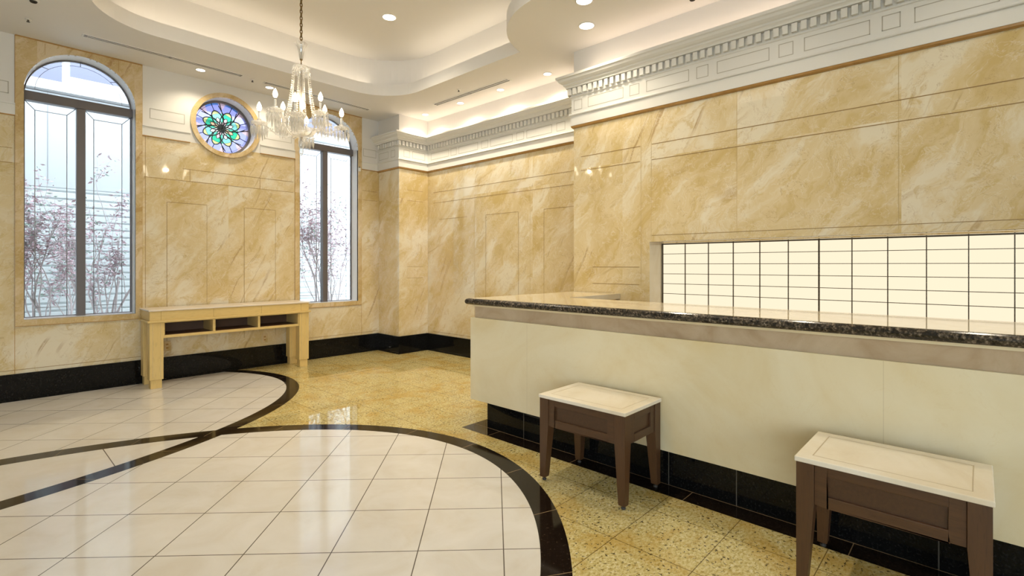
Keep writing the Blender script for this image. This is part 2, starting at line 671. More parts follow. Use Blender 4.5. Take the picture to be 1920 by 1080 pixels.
# frieze band and painted panel groove shadows on the plaster above the marble
b = MB()
for (x0, x1) in rs:
    segs = [(x0, x1)]
    if x0 < RC[0] < x1:
        segs = [(x0, RC[0] - RO - .0), (RC[0] + RO, x1)]
    for (a, c) in segs:
        b.box(a, c, YW - .012, YW, ZC, 2.945, 0)
        b.box(a, c, YW - .022, YW, 2.945, 2.958, 0)
        b.box(a, c, YW - .014, YW, ZC - .010, ZC, 1)


def groove_shade_rect(b, P, u0, u1, z0, z1, mi, w=.007):
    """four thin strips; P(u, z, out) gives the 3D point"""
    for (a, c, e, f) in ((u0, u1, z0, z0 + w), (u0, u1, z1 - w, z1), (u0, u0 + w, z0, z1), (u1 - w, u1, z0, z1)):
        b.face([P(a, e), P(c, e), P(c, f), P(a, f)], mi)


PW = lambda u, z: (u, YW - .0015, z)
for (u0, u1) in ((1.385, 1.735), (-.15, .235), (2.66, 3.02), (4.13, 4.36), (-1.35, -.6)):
    groove_shade_rect(b, PW, u0, u1, 3.045, 3.165, 2)
struct(b.build('trim_1', [M_MOULD, M_LIP, M_GROOVE_SHADE]))

# marble surrounds
for i, (cx, r) in enumerate(WIN):
    b = MB()
    outer = [(cx - SUW, SUB), (cx + SUW, SUB), (cx + SUW, ZL - .012), (cx - SUW, ZL - .012)]
    hole = arch(cx, r, SILL, SPR, 32)
    y = YW - .014
    b.poly(outer, [hole], fw(y), 0)
    for l in (outer, hole):
        for k in range(len(l)):
            p, q = l[k], l[(k + 1) % len(l)]
            b.face([(p[0], y, p[1]), (q[0], y, q[1]), (q[0], YW + .02, q[1]), (p[0], YW + .02, p[1])], 0)
    b.box(cx - SUW, cx + SUW, y - .006, YW, ZL - .012, ZL, 1)
    b.box(cx - SUW - .004, cx - SUW, YW - .002, YW, .27, ZL, 1)
    b.box(cx + SUW, cx + SUW + .004, YW - .002, YW, .27, ZL, 1)
    b.box(cx - .0015, cx + .0015, y - .001, y, SUB, SILL, 1)
    b.box(cx - SUW, cx + SUW, y - .001, y, SUB - .003, SUB + .003, 1)
    for sx in (-1, 1):
        b.box(cx + sx * .30 - .0015, cx + sx * .30 + .0015, y - .001, y, SPR + .38, ZL - .02, 1)
    struct(b.build('trim_%d' % (i + 2), [M_SURR, M_LIP], fix=False))
# ring round the round window
b = MB()
y = YW - .028
oc, ic = circle(*RC, RO, 64), circle(*RC, RI, 64)
for k in range(64):
    j = (k + 1) % 64
    b.face([(oc[k][0], y, oc[k][1]), (oc[j][0], y, oc[j][1]), (ic[j][0], y, ic[j][1]), (ic[k][0], y, ic[k][1])])
    b.face([(oc[k][0], y, oc[k][1]), (oc[j][0], y, oc[j][1]), (oc[j][0], YW + .01, oc[j][1]), (oc[k][0], YW + .01, oc[k][1])])
    b.face([(ic[k][0], y, ic[k][1]), (ic[j][0], y, ic[j][1]), (ic[j][0], YW + .01, ic[j][1]), (ic[k][0], YW + .01, ic[k][1])])
struct(b.build('trim_6', M_SURR))

# arched windows
YG = 7.20


def make_window(n, cx, r):
    w = struct(thing('window_%d' % n, None, None, (cx, YG, 0)))
    fr = MB()
    R = r - .004
    t_ = .013
    ro, ri = arch(0, R, SILL + .004, SPR, 32), arch(0, R - t_, SILL + t_, SPR, 32)
    for y0, y1 in ((-.006, .020),):
        for k in range(len(ro)):
            j = (k + 1) % len(ro)
            p, q, u, v = ro[k], ro[j], ri[j], ri[k]
            for yy in (y0, y1):
                fr.face([(p[0], yy, p[1]), (q[0], yy, q[1]), (u[0], yy, u[1]), (v[0], yy, v[1])])
            fr.face([(v[0], y0, v[1]), (u[0], y0, u[1]), (u[0], y1, u[1]), (v[0], y1, v[1])])
            fr.face([(p[0], y0, p[1]), (q[0], y0, q[1]), (q[0], y1, q[1]), (p[0], y1, p[1])])
    fr.build('window_frame', M_FRAME, w)
    m = MB()
    m.box(-.0375, .0375, -.05, .04, SILL, 3.05)
    m.build('mullion', M_FRAME, w, .004)
    m = MB()
    m.box(-R, R, -.055, .04, 3.05, 3.145)
    m.build('transom', M_FRAME, w, .004)
    g = MB()
    a = arch(0, R - .01, SILL + .01, SPR, 32)
    g.poly(a, [], fw(.006))
    g.poly(a, [], fw(.012))
    for k in range(len(a)):
        p, q = a[k], a[(k + 1) % len(a)]
        g.face([(p[0], .006, p[1]), (q[0], .006, q[1]), (q[0], .012, q[1]), (p[0], .012, p[1])])
    g.build('glass', M_GLASS, w)
    l = MB()

    def ln(p, q, rad=.0036):
        l.tube([(p[0], 0, p[1]), (q[0], 0, q[1])], rad, 5)
    for s in (-1, 1):
        x0, x1 = s * .0375, s * (R - t_)
        z0, z1 = SILL + t_, 3.05
        xa, xb = x0 + s * .075, x1 - s * .075
        za, zb = z0 + .09, z1 - .085
        ln((xa, z0), (xa, zb)); ln((xb, z0), (xb, zb)); ln((xa, zb), (xb, zb))
        ln((x0, z1), (xa, zb)); ln((x1, z1), (xb, zb))
        ln((xa, za), (xb, za))
    rr = R - .075 - t_
    n_ = 20
    zb = 3.145 + .035
    pts = [(rr * math.cos(PI * k / n_), zb + rr * .93 * math.sin(PI * k / n_)) for k in range(n_ + 1)]
    for k in range(n_):
        ln(pts[k], pts[k + 1], .0022)
    ln((-R + .02, zb), (R - .02, zb))
    for k in (5, 10, 15):
        a_ = PI * k / 20
        ln((rr * math.cos(a_), zb + rr * .93 * math.sin(a_)), ((R - .01) * math.cos(a_), SPR + (R - .01) * math.sin(a_)))
    ln((0, 3.30), (0, 3.37), .002)
    l.build('lead_lines', M_LEAD, w)
    return w


for i, (cx, r) in enumerate(WIN):
    make_window(i + 1, cx, r)

# round stained glass window
rw = struct(thing('window_5', None, None, (RC[0], YG, RC[1])))
sg_cols = {'lilac': (.50, .50, .92), 'blue': (.16, .36, .80), 'green': (.05, .62, .33), 'teal': (.30, .80, .66), 'yellow': (.80, .78, .30),
           'cream': (.92, .88, .76), 'pink': (.90, .62, .62), 'orange': (.90, .62, .36), 'dark': (.02, .25, .10), 'white': (.95, .96, .97)}
sg_names = list(sg_cols)
sg_mats = []
for k in sg_names:
    t = NT('stained_glass_' + k)
    tr = t.node('ShaderNodeBsdfTransparent', {0: sg_cols[k]})
    tl = t.node('ShaderNodeBsdfTranslucent', {0: sg_cols[k]})
    gl = t.node('ShaderNodeBsdfGlossy', {0: (1, 1, 1), 'Roughness': .08})
    m0 = t.node('ShaderNodeMixShader', {0: .35, 1: tr.outputs[0], 2: tl.outputs[0]})
    m1 = t.node('ShaderNodeMixShader', {0: .04, 1: m0.outputs[0], 2: gl.outputs[0]})
    t.link(m1.outputs[0], t.out.inputs[0])
    sg_mats.append(t.m)
RG = RI - .022


def sg_class(r, a):
    k = int(a // (PI / 4)) % 8
    d = (a % (PI / 4)) - PI / 8          # angle from the petal axis
    x, y = r * math.cos(d), r * math.sin(d)
    e = ((x - .36) / .345) ** 2 + (y / .185) ** 2
    inner = ((x - .27) / .17) ** 2 + (y / .075) ** 2
    mid = PI / 8 - abs(d)                # angle from the axis between two petals
    if r < .075:
        return 'dark'
    if inner < 1:
        return ('cream', 'pink', 'cream', 'orange')[k % 4]
    if e < 1:
        return 'yellow' if x > .58 else ('green' if k % 2 else 'teal')
    if mid * r < .035 and .58 < r < .68:
        return 'white'
    if r > .74 and mid * r < (r - .72) * .55:
        return 'pink'
    if r < .58:
        return 'teal' if k % 2 else 'green'
    if r > .92 and 0 < k < 3:
        return 'blue'
    return 'lilac'


g = MB()
NR, NA = 36, 192
for i in range(NR):
    for j in range(NA):
        r0, r1 = i / NR, (i + 1) / NR
        a0_, a1_ = 2 * PI * j / NA, 2 * PI * (j + 1) / NA
        c = sg_names.index(sg_class((r0 + r1) / 2, (a0_ + a1_) / 2))
        P = lambda r, a: (RG * r * math.cos(a), 0, RG * r * math.sin(a))
        if i == 0:
            g.face([P(0, 0), P(r1, a0_), P(r1, a1_)], c)
        else:
            g.face([P(r0, a0_), P(r1, a0_), P(r1, a1_), P(r0, a1_)], c)
g.build('stained_glass', sg_mats, rw, fix=False)
l = MB()
for k in range(8):
    ax = PI / 4 * k + PI / 8

    def Q(x, y):
        return (RG * (x * math.cos(ax) - y * math.sin(ax)), -.003, RG * (x * math.sin(ax) + y * math.cos(ax)))
    l.tube([Q(.36 + .345 * math.cos(2 * PI * i / 28), .185 * math.sin(2 * PI * i / 28)) for i in range(28)], .0068, 5, closed=True)
    l.tube([Q(.27 + .17 * math.cos(2 * PI * i / 16), .075 * math.sin(2 * PI * i / 16)) for i in range(16)], .0044, 5, closed=True)
    # arcs from the rim to between the petals
    for s in (-1, 1):
        am = PI / 8
        ca, sa = math.cos(am), s * math.sin(am)
        pts = []
        for i in range(9):
            r = .45 + .55 * i / 8
            off = .30 * max(0, (r - .66)) * 1.25 - .10 * (1 - min(1, (r - .45) / .21)) * -1
            off = (r - .66) * .5
            pts.append(Q(r * ca - off * -sa * 0 - off * (-sa), r * sa + s * 0 + off * ca * (1 if s > 0 else -1) * (1 if s > 0 else -1)))
        l.tube(pts, .0060, 5)
    l.tube([Q(.705, 0), Q(1, 0)], .0050, 5)
l.tube([(RG * .58 * math.cos(2 * PI * i / 48), -.003, RG * .58 * math.sin(2 * PI * i / 48)) for i in range(48)], .0022, 5, closed=True)
l.tube([(RG * .93 * math.cos(2 * PI * i / 64), -.003, RG * .93 * math.sin(2 * PI * i / 64)) for i in range(64)], .0020, 5, closed=True)
l.build('lead_lines', M_LEADD, rw)
fr = MB()
for rad0, rad1, ya, yb in ((RI - .001, RI - .028, -.03, .03),):
    N_ = 64
    for k in range(N_):
        a, c = 2 * PI * k / N_, 2 * PI * (k + 1) / N_
        P = lambda r, q, yy: (r * math.cos(q), yy, r * math.sin(q))
        fr.face([P(rad0, a, ya), P(rad0, c, ya), P(rad1, c, ya), P(rad1, a, ya)])
        fr.face([P(rad0, a, yb), P(rad0, c, yb), P(rad1, c, yb), P(rad1, a, yb)])
        fr.face([P(rad1, a, ya), P(rad1, c, ya), P(rad1, c, yb), P(rad1, a, yb)])
        fr.face([P(rad0, a, ya), P(rad0, c, ya), P(rad0, c, yb), P(rad0, a, yb)])
fr.build('window_frame', M_FRAME, rw)

# ------------------------------------------------------------------ right wall: pillar, niche, near wall with its recess
PATH = [(XN, YW), (XN, YP), (XR, YP), (XR, YS), (XN, YS), (XN, YF)]
b = MB()


def wq(p, q, z0, z1, mi):
    b.face([(p[0], p[1], z0), (q[0], q[1], z0), (q[0], q[1], z1), (p[0], p[1], z1)], mi)


OY0, OY1, OZ0, OZ1, OXB = -1.6, 2.303, .74, 1.572, 4.676     # recess in the near wall
for i in range(5):
    p, q = PATH[i], PATH[i + 1]
    wq(p, q, ZC, ZL, 1)
    if i < 4:
        wq(p, q, 0, ZC, 0)
ry = lambda a, c: (XN, a, c)
b.poly([(YS, 0), (YF, 0), (YF, ZC), (YS, ZC)], [[(OY1, OZ0), (OY0, OZ0), (OY0, OZ1), (OY1, OZ1)]], ry, 0)
b.face([(XN, OY1, OZ0), (OXB, OY1, OZ0), (OXB, OY1, OZ1), (XN, OY1, OZ1)], 4)  # far jamb in paler cream, painting in light from the backlit panel
b.face([(XN, OY0, OZ0), (OXB, OY0, OZ0), (OXB, OY0, OZ1), (XN, OY0, OZ1)], 0)
b.face([(XN, OY0, OZ1), (OXB, OY0, OZ1), (OXB, OY1, OZ1), (XN, OY1, OZ1)], 0)
b.face([(XN, OY0, OZ0), (OXB, OY0, OZ0), (OXB, OY1, OZ0), (XN, OY1, OZ0)], 0)
b.face([(OXB, OY0, OZ0), (OXB, OY1, OZ0), (OXB, OY1, OZ1), (OXB, OY0, OZ1)], 0)


def gh(x, y0, y1, z, w=.005):
    b.face([(x - .0012, y0, z - w / 2), (x - .0012, y1, z - w / 2), (x - .0012, y1, z + w / 2), (x - .0012, y0, z + w / 2)], 2)


def gv(x, y, z0, z1, w=.005):
    b.face([(x - .0012, y - w / 2, z0), (x - .0012, y + w / 2, z0), (x - .0012, y + w / 2, z1), (x - .0012, y - w / 2, z1)], 2 if w > .0045 else 3)


for zz in (2.49, 2.325):
    gh(XR, YS, 6.30, zz)
gh(XR, YS, 6.3, .305)
gh(XR, 5.50, 6.15, 2.06)
gv(XR, 5.34, .3, 2.325, .004)
gv(XR, 4.279, .3, 2.325, .004)
gv(XR, 4.30, 2.49, ZC, .004)
gv(XR, 4.62, 2.49, ZC, .004)
for (y0, y1) in ((4.486, 5.108), (3.40, 4.046)):
    gh(XR, y0, y1, 2.06)
    gv(XR, y0, .35, 2.06)
    gv(XR, y1, .35, 2.06)
for (y0, y1) in ((2.40, 3.10), (-4.4, 2.28)):
    gh(XN, y0, y1, 2.50, .006)
    gh(XN, y0, y1, 2.352, .006)
gv(XN, 2.393, 1.15, ZC, .004)
gv(XN, 2.285, 1.6, ZC, .003)
gh(XN, 2.41, 2.95, 1.33, .005)
gh(XN, 2.41, 2.95, 1.16, .005)
gh(XN, -4.4, 2.28, 1.632, .004)
for yy in (1.50, .411, -.69):
    gv(XN, yy, 1.6, ZC, .003)
for zz in (1.325, 1.15, 2.345, 2.507):
    x0, x1 = 4.545, 4.845
    b.face([(x0, YP - .0012, zz - .0025), (x1, YP - .0012, zz - .0025), (x1, YP - .0012, zz + .0025), (x0, YP - .0012, zz + .0025)], 2)
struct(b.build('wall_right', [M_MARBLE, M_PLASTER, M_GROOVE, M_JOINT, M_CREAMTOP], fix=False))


def sweep(b, path, prof, mi=0):
    """prof: (out, z) list; the room lies to the right of the path"""
    offs = []
    for i in range(len(path)):
        ds = []
        if i > 0:
            ds.append((Vector(path[i]) - Vector(path[i - 1])).normalized())
        if i < len(path) - 1:
            ds.append((Vector(path[i + 1]) - Vector(path[i])).normalized())
        ns = [Vector((d.y, -d.x)) for d in ds]
        offs.append(ns[0] if len(ns) == 1 else ns[0] + ns[1])
    for i in range(len(path) - 1):
        for k in range(len(prof) - 1):
            (o0, z0), (o1, z1) = prof[k], prof[k + 1]
            P = lambda j, o, z: (path[j][0] + offs[j].x * o, path[j][1] + offs[j].y * o, z)
            b.face([P(i, o0, z0), P(i + 1, o0, z0), P(i + 1, o1, z1), P(i, o1, z1)], mi)


# cornice with dentils; frieze frames are painted groove shadows
b = MB()
prof = [(0, ZC), (.026, ZC), (.026, 2.944), (.040, 2.948), (.043, 2.956), (.040, 2.964), (.018, 2.970), (.018, 3.140), (.028, 3.146), (.028, 3.158),
        (.022, 3.160), (.022, 3.236), (.062, 3.238), (.064, 3.252), (.072, 3.262), (.082, 3.268), (.085, 3.282), (.10, 3.29), (.118, 3.305), (.128, 3.325),
        (.140, 3.332), (.142, 3.352), (.140, 3.358), (.10, 3.350), (0, 3.350)]
sweep(b, PATH, prof)
segdir = []
for i in range(5):
    p, q = Vector(PATH[i]), Vector(PATH[i + 1])
    d = (q - p).normalized()
    nn = Vector((d.y, -d.x))
    L = (q - p).length
    ext0 = .055 if i == 4 or i == 1 else -.06
    ext1 = .055 if i in (0, 3) else -.06
    s = -ext0 + .012
    while s < L + ext1 - .04:
        a, c = p + d * s + nn * .015, p + d * (s + .040) + nn * .056
        b.box(min(a.x, c.x), max(a.x, c.x), min(a.y, c.y), max(a.y, c.y), 3.166, 3.232)
        s += .0655


def groove_shade_seg(axis, const, u0, u1):
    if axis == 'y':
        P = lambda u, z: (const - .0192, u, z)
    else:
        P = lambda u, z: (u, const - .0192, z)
    groove_shade_rect(b, P, min(u0, u1), max(u0, u1), 3.003, 3.110, 1, .006)


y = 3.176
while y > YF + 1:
    groove_shade_seg('y', XN, y, y - .106)
    groove_shade_seg('y', XN, y - .18, y - .60)
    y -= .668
groove_shade_seg('y', XR, 6.33, 5.90)
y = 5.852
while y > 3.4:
    groove_shade_seg('y', XR, y, y - .132)
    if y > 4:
        groove_shade_seg('y', XR, y - .18, y - .60)
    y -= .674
groove_shade_seg('x', YP, 4.47, 4.58)
groove_shade_seg('x', YP, 4.63, 4.87)
groove_shade_seg('y', XN, 6.96, 6.70)
groove_shade_seg('y', XN, 6.63, 6.52)
struct(b.build('trim_7', [M_MOULD, M_GROOVE_SHADE], fix=False))
b = MB()
sweep(b, PATH, [(0, ZC - .026), (.010, ZC - .026), (.020, ZC - .016), (.024, ZC - .001), (0, ZC - .001)])
struct(b.build('trim_8', M_LIP))

# baseboards
bprof = [(0, .268), (.016, .268), (.020, .264), (.020, .03), (.028, .024), (.028, 0)]
b = MB()
sweep(b, [(XL, YW), (XN, YW)], bprof)
struct(b.build('baseboard_back', M_BLACK))
b = MB()
sweep(b, PATH, bprof)
struct(b.build('baseboard_right', M_BLACK))

# unseen left and front walls with glazing added as daylight fill
b = MB()
LWY0, LWY1, LWH = -4.3, -.9, 3.3
b.box(XL - .25, XL, YF - .25, LWY0, 0, 4.5)
b.box(XL - .25, XL, LWY1, 7.25, 0, 4.5)
b.box(XL - .25, XL, LWY0, LWY1, LWH, 4.5)
struct(b.build('wall_left', M_PLASTER))
w = struct(thing('window_8', None, None, (XL - .12, LWY0, 0)))  # unseen glazing added to light the counter front
m = MB()
m.box(-.004, .004, 0, LWY1 - LWY0, .02, LWH)
m.build('glass', M_GLASS, w)
m = MB()
for k in range(5):
    yy = (LWY1 - LWY0) * k / 4
    m.box(-.03, .03, max(0, yy - .03), min(LWY1 - LWY0, yy + .03), .02, LWH)
m.box(-.03, .03, 0, LWY1 - LWY0, 2.2, 2.26)
m.build('window_frame', M_FRAME, w)
b = MB()
fo = [[(x0, .02), (x1, .02), (x1, 3.3), (x0, 3.3)] for (x0, x1) in ((-4.9, -2.4), (-2.1, .35))]
for yy in (YF, YF - .25):
    b.poly([(XL, 0), (5.2, 0), (5.2, 4.5), (XL, 4.5)], fo, fw(yy), 0)
for h in fo:
    for k in range(4):
        p, q = h[k], h[(k + 1) % 4]
        b.face([(p[0], YF, p[1]), (q[0], YF, q[1]), (q[0], YF - .25, q[1]), (p[0], YF - .25, p[1])], 0)
struct(b.build('wall_front', M_PLASTER, fix=False))
for i, h in enumerate(fo):
    w = struct(thing('window_%d' % (6 + i), None, None, (0, YF - .12, 0)))  # unseen glazing added for fill daylight from behind the camera
    m = MB()
    x0, x1 = h[0][0], h[1][0]
    m.box(x0, x1, -.004, .004, .02, 3.3)
    m.build('glass', M_GLASS, w)
    m = MB()
    n = 3 if x1 - x0 > 2.6 else 2
    for k in range(n + 1):
        xx = x0 + (x1 - x0) * k / n
        m.box(max(x0, xx - .03), min(x1, xx + .03), -.03, .03, .02, 3.3)
    m.box(x0, x1, -.03, .03, 2.2, 2.26)
    m.box(x0, x1, -.03, .03, .02, .08)
    m.box(x0, x1, -.03, .03, 3.24, 3.3)
    m.build('window_frame', M_FRAME, w)

# ------------------------------------------------------------------ ceiling with its raised coffer


def coffer_outline(g=0.0):
    """plan outline; g grows it outwards"""
    x0, x1, y1, y0 = .66, 4.0, 6.03, 1.0
    R = .62
    pts = []

    def arc(cx, cy, r, a, c, n=14):
        for k in range(n + 1):
            an = a + (c - a) * k / n
            pts.append((cx + r * math.cos(an), cy + r * math.sin(an)))
    arc(x1 - R, y1 - R, R + g, 0, PI / 2)
    arc(x0 + R, y1 - R, R + g, PI / 2, PI)
    # left notch: concave arc about (x0-.15, 2.75)
    rn = .87 - g
    cxl, cxr, cy = x0 - .15, x1 + .15, 2.75
    xe = x0 - g
    a_s = math.acos(max(-1, min(1, (xe - cxl) / rn)))
    pts.append((xe, 3.72 + g * 0))
    arc(cxl, cy, rn, a_s, 0, 14)
    pts.append((cxl + rn, y0 + .4))
    arc(cxl + rn + .4 + g, y0 + .4, .4 + g, PI, 1.5 * PI, 8)
    arc(cxr - rn - .4 - g, y0 + .4, .4 + g, 1.5 * PI, 2 * PI, 8)
    xe = x1 + g
    a_e = math.acos(max(-1, min(1, (xe - cxr) / rn)))
    arc(cxr, cy, rn, PI, a_e, 14)
    pts.append((xe, 3.72))
    out = [pts[0]]
    for p in pts[1:]:
        if (Vector(p) - Vector(out[-1])).length > .004:
            out.append(p)
    return out


b = MB()
lo = coffer_outline(0)
hi = coffer_outline(.22)
fz = lambda z: (lambda a, c: (a, c, z))
plan = [(XL, YF), (XN, YF), (XN, YS), (XR, YS), (XR, YP), (XN, YP), (XN, YW), (XL, YW)]
b.poly(plan, [lo], fz(ZL))


def ring(l, z0, z1):
    for k in range(len(l)):
        p, q = l[k], l[(k + 1) % len(l)]
        b.face([(p[0], p[1], z0), (q[0], q[1], z0), (q[0], q[1], z1), (p[0], p[1], z1)])


lip = coffer_outline(.03)
ring(lo, ZL, ZLIP)
b.poly(lip, [lo], fz(ZLIP))
ring(lip, 3.74, ZLIP)
b.poly(hi, [lip], fz(3.74))
ring(hi, 3.74, ZU)
b.poly(hi, [], fz(ZU))
b.poly([(XL - .25, YF - .25), (5.2, YF - .25), (5.2, 7.25), (XL - .25, 7.25)], [], fz(4.5))
struct(b.build('ceiling', M_CEIL, fix=False))
# solid plaster behind the right-hand wall faces, up to the roof
b = MB()
b.box(5.2, 5.3, YF - .25, 7.25, -.12, 4.5)
struct(b.build('wall_outer', M_PLASTER))

# ------------------------------------------------------------------ reception counter
CX, CY = 2.904, 3.193            # panel faces
YE = -1.5                        # near end, out of the frame
XI, YI = 3.545, 2.62             # inner edges of the top
ct = thing('reception_counter', 'long L-shaped cream marble reception counter with a dark granite top', 'counter', (CX, 1.0, 0))
O = Vector((-CX, -1.0, 0))


def ctb(b, name, mat, **k):
    b.v = [(x + O.x, y + O.y, z) for x, y, z in b.v]
    return b.build(name, mat, ct, **k)


b = MB()
b.box(CX, CX + .03, YE, CY, .204, .902)
ctb(b, 'front_panel', M_CREAM, bevel=.002)
b = MB()
b.box(CX + .0305, 4.395, CY - .03, CY, .204, .902)
ctb(b, 'side_panel', M_CREAM, bevel=.002)
b = MB()
b.box(CX + .026, CX + .05, YE, CY - .03, .9022, .998)
b.box(CX + .0505, 4.395, CY - .05, CY - .026, .9022, .998)
ctb(b, 'recessed_band', M_BAND)
b = MB()
b.box(CX + .004, CX + .05, YE, CY - .008, .998, 1.013)
b.box(CX + .0505, 4.395, CY - .05, CY - .008, .998, 1.013)
ctb(b, 'cream_moulding', M_CSTRIP)
b = MB()
NX, NY = 2.866, 3.225
z0, z1, rr_ = 1.0132, 1.066, .026
out = [(NX, YE), (XI, YE), (XI, YI), (4.395, YI), (4.395, NY), (NX, NY)]
# rounded nose by sweeping a half round along the front and far edges
T_ = MB()
core = [(NX + rr_, YE), (XI, YE), (XI, YI), (4.395, YI), (4.395, NY - rr_), (NX + rr_, NY - rr_)]
for zz in (z0, z1):
    T_.poly(core, [], fz(zz))
for k in range(6):
    p, q = core[k], core[(k + 1) % 6]
    T_.face([(p[0], p[1], z0), (q[0], q[1], z0), (q[0], q[1], z1), (p[0], p[1], z1)])
hz = (z1 - z0) / 2
nose = [(rr_ * math.cos(-PI / 2 + PI * k / 8), z0 + hz + hz * math.sin(-PI / 2 + PI * k / 8)) for k in range(9)]
sweep(b, [(4.395, NY - rr_), (NX + rr_, NY - rr_), (NX + rr_, YE)][::-1], [(-o, z) for o, z in nose])
ctb(T_, 'countertop', M_CREAMTOP)
b.face([(NX + rr_, YE, z0), (NX + rr_, YE, z1), (NX + rr_ + .001, YE, z1), (NX + rr_ + .001, YE, z0)])
ctb(b, 'granite_nosing', M_GRANITE)
b = MB()
b.box(2.916, 3.50, YE, 2.996, 0, .2038)
b.box(3.5005, 4.37, 2.70, 2.996, 0, .2038)
for yy in (2.592, 1.398, .996, .131, -.7):
    b.box(2.9152, 2.916, yy - .0025, yy + .0025, 0, .2038, 1)
ctb(b, 'plinth', [M_BLACK, plain('plinth_joint', (.08, .07, .055), .4)])
b = MB()
b.box(3.47, 3.50, YE, 2.69, .205, 1.012)
b.box(3.5005, 4.38, 2.66, 2.69, .205, 1.012)
ctb(b, 'back_panel', M_PWOOD)

# ------------------------------------------------------------------ backlit panel in the recess
XPN = 4.66
bp = thing('backlit_panel', 'glowing cream backlit wall panel with a thin dark grid behind the counter', 'light panel', (XPN, .35, OZ0))
b = MB()
b.box(0, .012, OY0 + .004 - .35, OY1 - .004 - .35, .004, OZ1 - OZ0 - .008)
b.build('glowing_pane', M_PANEL, bp)
b = MB()
ys = [OY1 - .008]
y = 2.064
pit = .2235
while y > OY0 + .05:
    ys.append(y)
    y -= pit
for i, y in enumerate(ys):
    w = .0032 if i != 6 else .0055
    if i == 0:
        w = .006
    b.box(-.012, .0, y - w - .35, y + w - .35, .004, OZ1 - OZ0 - .008)
zs = [OZ1 - OZ0 - .012 - .004 - k * .0972 for k in range(9)]
for i, z in enumerate(zs):
    if z > .01:
        w = .0024 if i else .006
        b.box(-.010, .0, OY0 + .004 - .35, OY1 - .004 - .35, z - w, z + w)
b.build('grid_frame', M_GRIDBAR, bp)

# ------------------------------------------------------------------ side tables in front of the counter
SW, SD, SH = .42, .605, .54      # across, along the counter, height


def make_table():
    t = thing('side_table', 'dark oak side table with a cream marble top, at the far end of the counter', 'table', (2.43, 1.42, 0),
              group='marble-topped side tables along the counter')
    b = MB()
    b.box(-.006, SW + .006, -.006, SD + .006, SH - .022, SH)
    top = b.build('marble_top', M_TOPW, t, bevel=.004)
    b = MB()
    m, w, zz = .05, .0038, SH + .0004
    b.box(m, SW - m, m, m + w, zz - .002, zz)
    b.box(m, SW - m, SD - m - w, SD - m, zz - .002, zz)
    b.box(m, m + w, m, SD - m, zz - .002, zz)
    b.box(SW - m - w, SW - m, m, SD - m, zz - .002, zz)
    b.build('inlay_border', M_LINE, top)
    AT, AB = SH - .0225, SH - .190
    L = .066
    for sx in (0, 1):
        for sy in (0, 1):
            b = MB()
            X = lambda w: (0, w) if not sx else (SW - w, SW)
            Y = lambda w: (0, w) if not sy else (SD - w, SD)
            b.box(*X(L), *Y(L), AB, AT)
            b.frustum((*X(.042), *Y(.042)), .028, (*X(L), *Y(L)), AB)
            b.frustum((*X(.040), *Y(.040)), .022, (*X(.042), *Y(.042)), .028)
            lg = b.build('leg', M_DWOOD, t, bevel=.0015)
            b = MB()
            cx = .021 if not sx else SW - .021
            cy = .021 if not sy else SD - .021
            b.lathe([(.011, 0), (.013, .004), (.013, .009), (.006, .011), (.006, .023)], 14, (cx, cy, 0))
            b.build('glide', M_DARK, lg)
    R = .048

    def apron(P, u0, u1, name):
        b = MB()

        def bx(a, c, d0, d1, z0, z1):
            p, q = P(a, d0), P(c, d1)
            b.box(min(p[0], q[0]), max(p[0], q[0]), min(p[1], q[1]), max(p[1], q[1]), z0, z1)
        d0, d1 = .006, .026
        bx(u0, u0 + R, d0, d1, AB, AT)
        bx(u1 - R, u1, d0, d1, AB, AT)
        bx(u0 + R, u1 - R, d0, d1, AB, AB + .045)
        bx(u0 + R, u1 - R, d0, d1, AT - .040, AT)
        a = b.build('apron', M_DWOODY if name == 'y' else M_DWOODP, t, bevel=.003)
        b = MB()
        bx(u0 + R - .004, u1 - R + .004, d0 + .011, d1 + .004, AB + .041, AT - .036)
        b.build('recessed_panel', M_DWOODP, a)
    apron(lambda u, d: (d, u), L, SD - L, 'y')
    apron(lambda u, d: (SW - d, u), L, SD - L, 'y')
    apron(lambda u, d: (u, d), L, SW - L, 'x')
    apron(lambda u, d: (u, SD - d), L, SW - L, 'x')
    return t


st = make_table()
dup(st, (2.385, -.035, 0), 'dark oak side table with cream marble top, cut by the bottom photo edge')

# ------------------------------------------------------------------ console table under the round window
KX0, KX1, KY0, KY1, KH = 1.297, 3.06, 6.57, 6.985, .862
kt = thing('console_table', 'pale maple console table with three open cubbies, standing against the window wall', 'table', (KX0, KY0, 0))
KW, KD = KX1 - KX0, KY1 - KY0
b = MB()
b.box(-.012, KW + .012, -.012, KD, KH - .018, KH)
b.build('top', M_CTOP, kt, bevel=.004)
b = MB()
z0, z1 = .742, KH - .0185
b.box(.004, KW - .004, .006, .02, z0, z1)
b.box(0, .02, .0205, KD, z0, z1)
b.box(KW - .02, KW, .0205, KD, z0, z1)
ap = b.build('apron', M_PWOODX, kt, bevel=.002)
xs_ = [0, .105, .62, 1.16, KW - .105, KW]
for k in range(5):
    b = MB()
    b.box(xs_[k] + .001, xs_[k + 1] - .001, 0, .0062, z0, z1)
    b.build('apron_board', M_PWOODX, ap, bevel=.0012)
b = MB()
b.box(-.022, KW + .022, -.022, .02, .720, .7415)
b.box(-.022, .02, .0205, KD, .720, .7415)
b.box(KW - .02, KW + .022, .0205, KD, .720, .7415)
b.build('moulding', M_PWOODX, kt, bevel=.004)
LG = .128
cub = MB()
z0, z1 = .545, .7195
cub.box(LG, KW - LG, .012, KD - .02, z0, z0 + .03)
cub.box(LG, KW - LG, .012, KD - .02, z1 - .008, z1)
inner = KW - 2 * LG
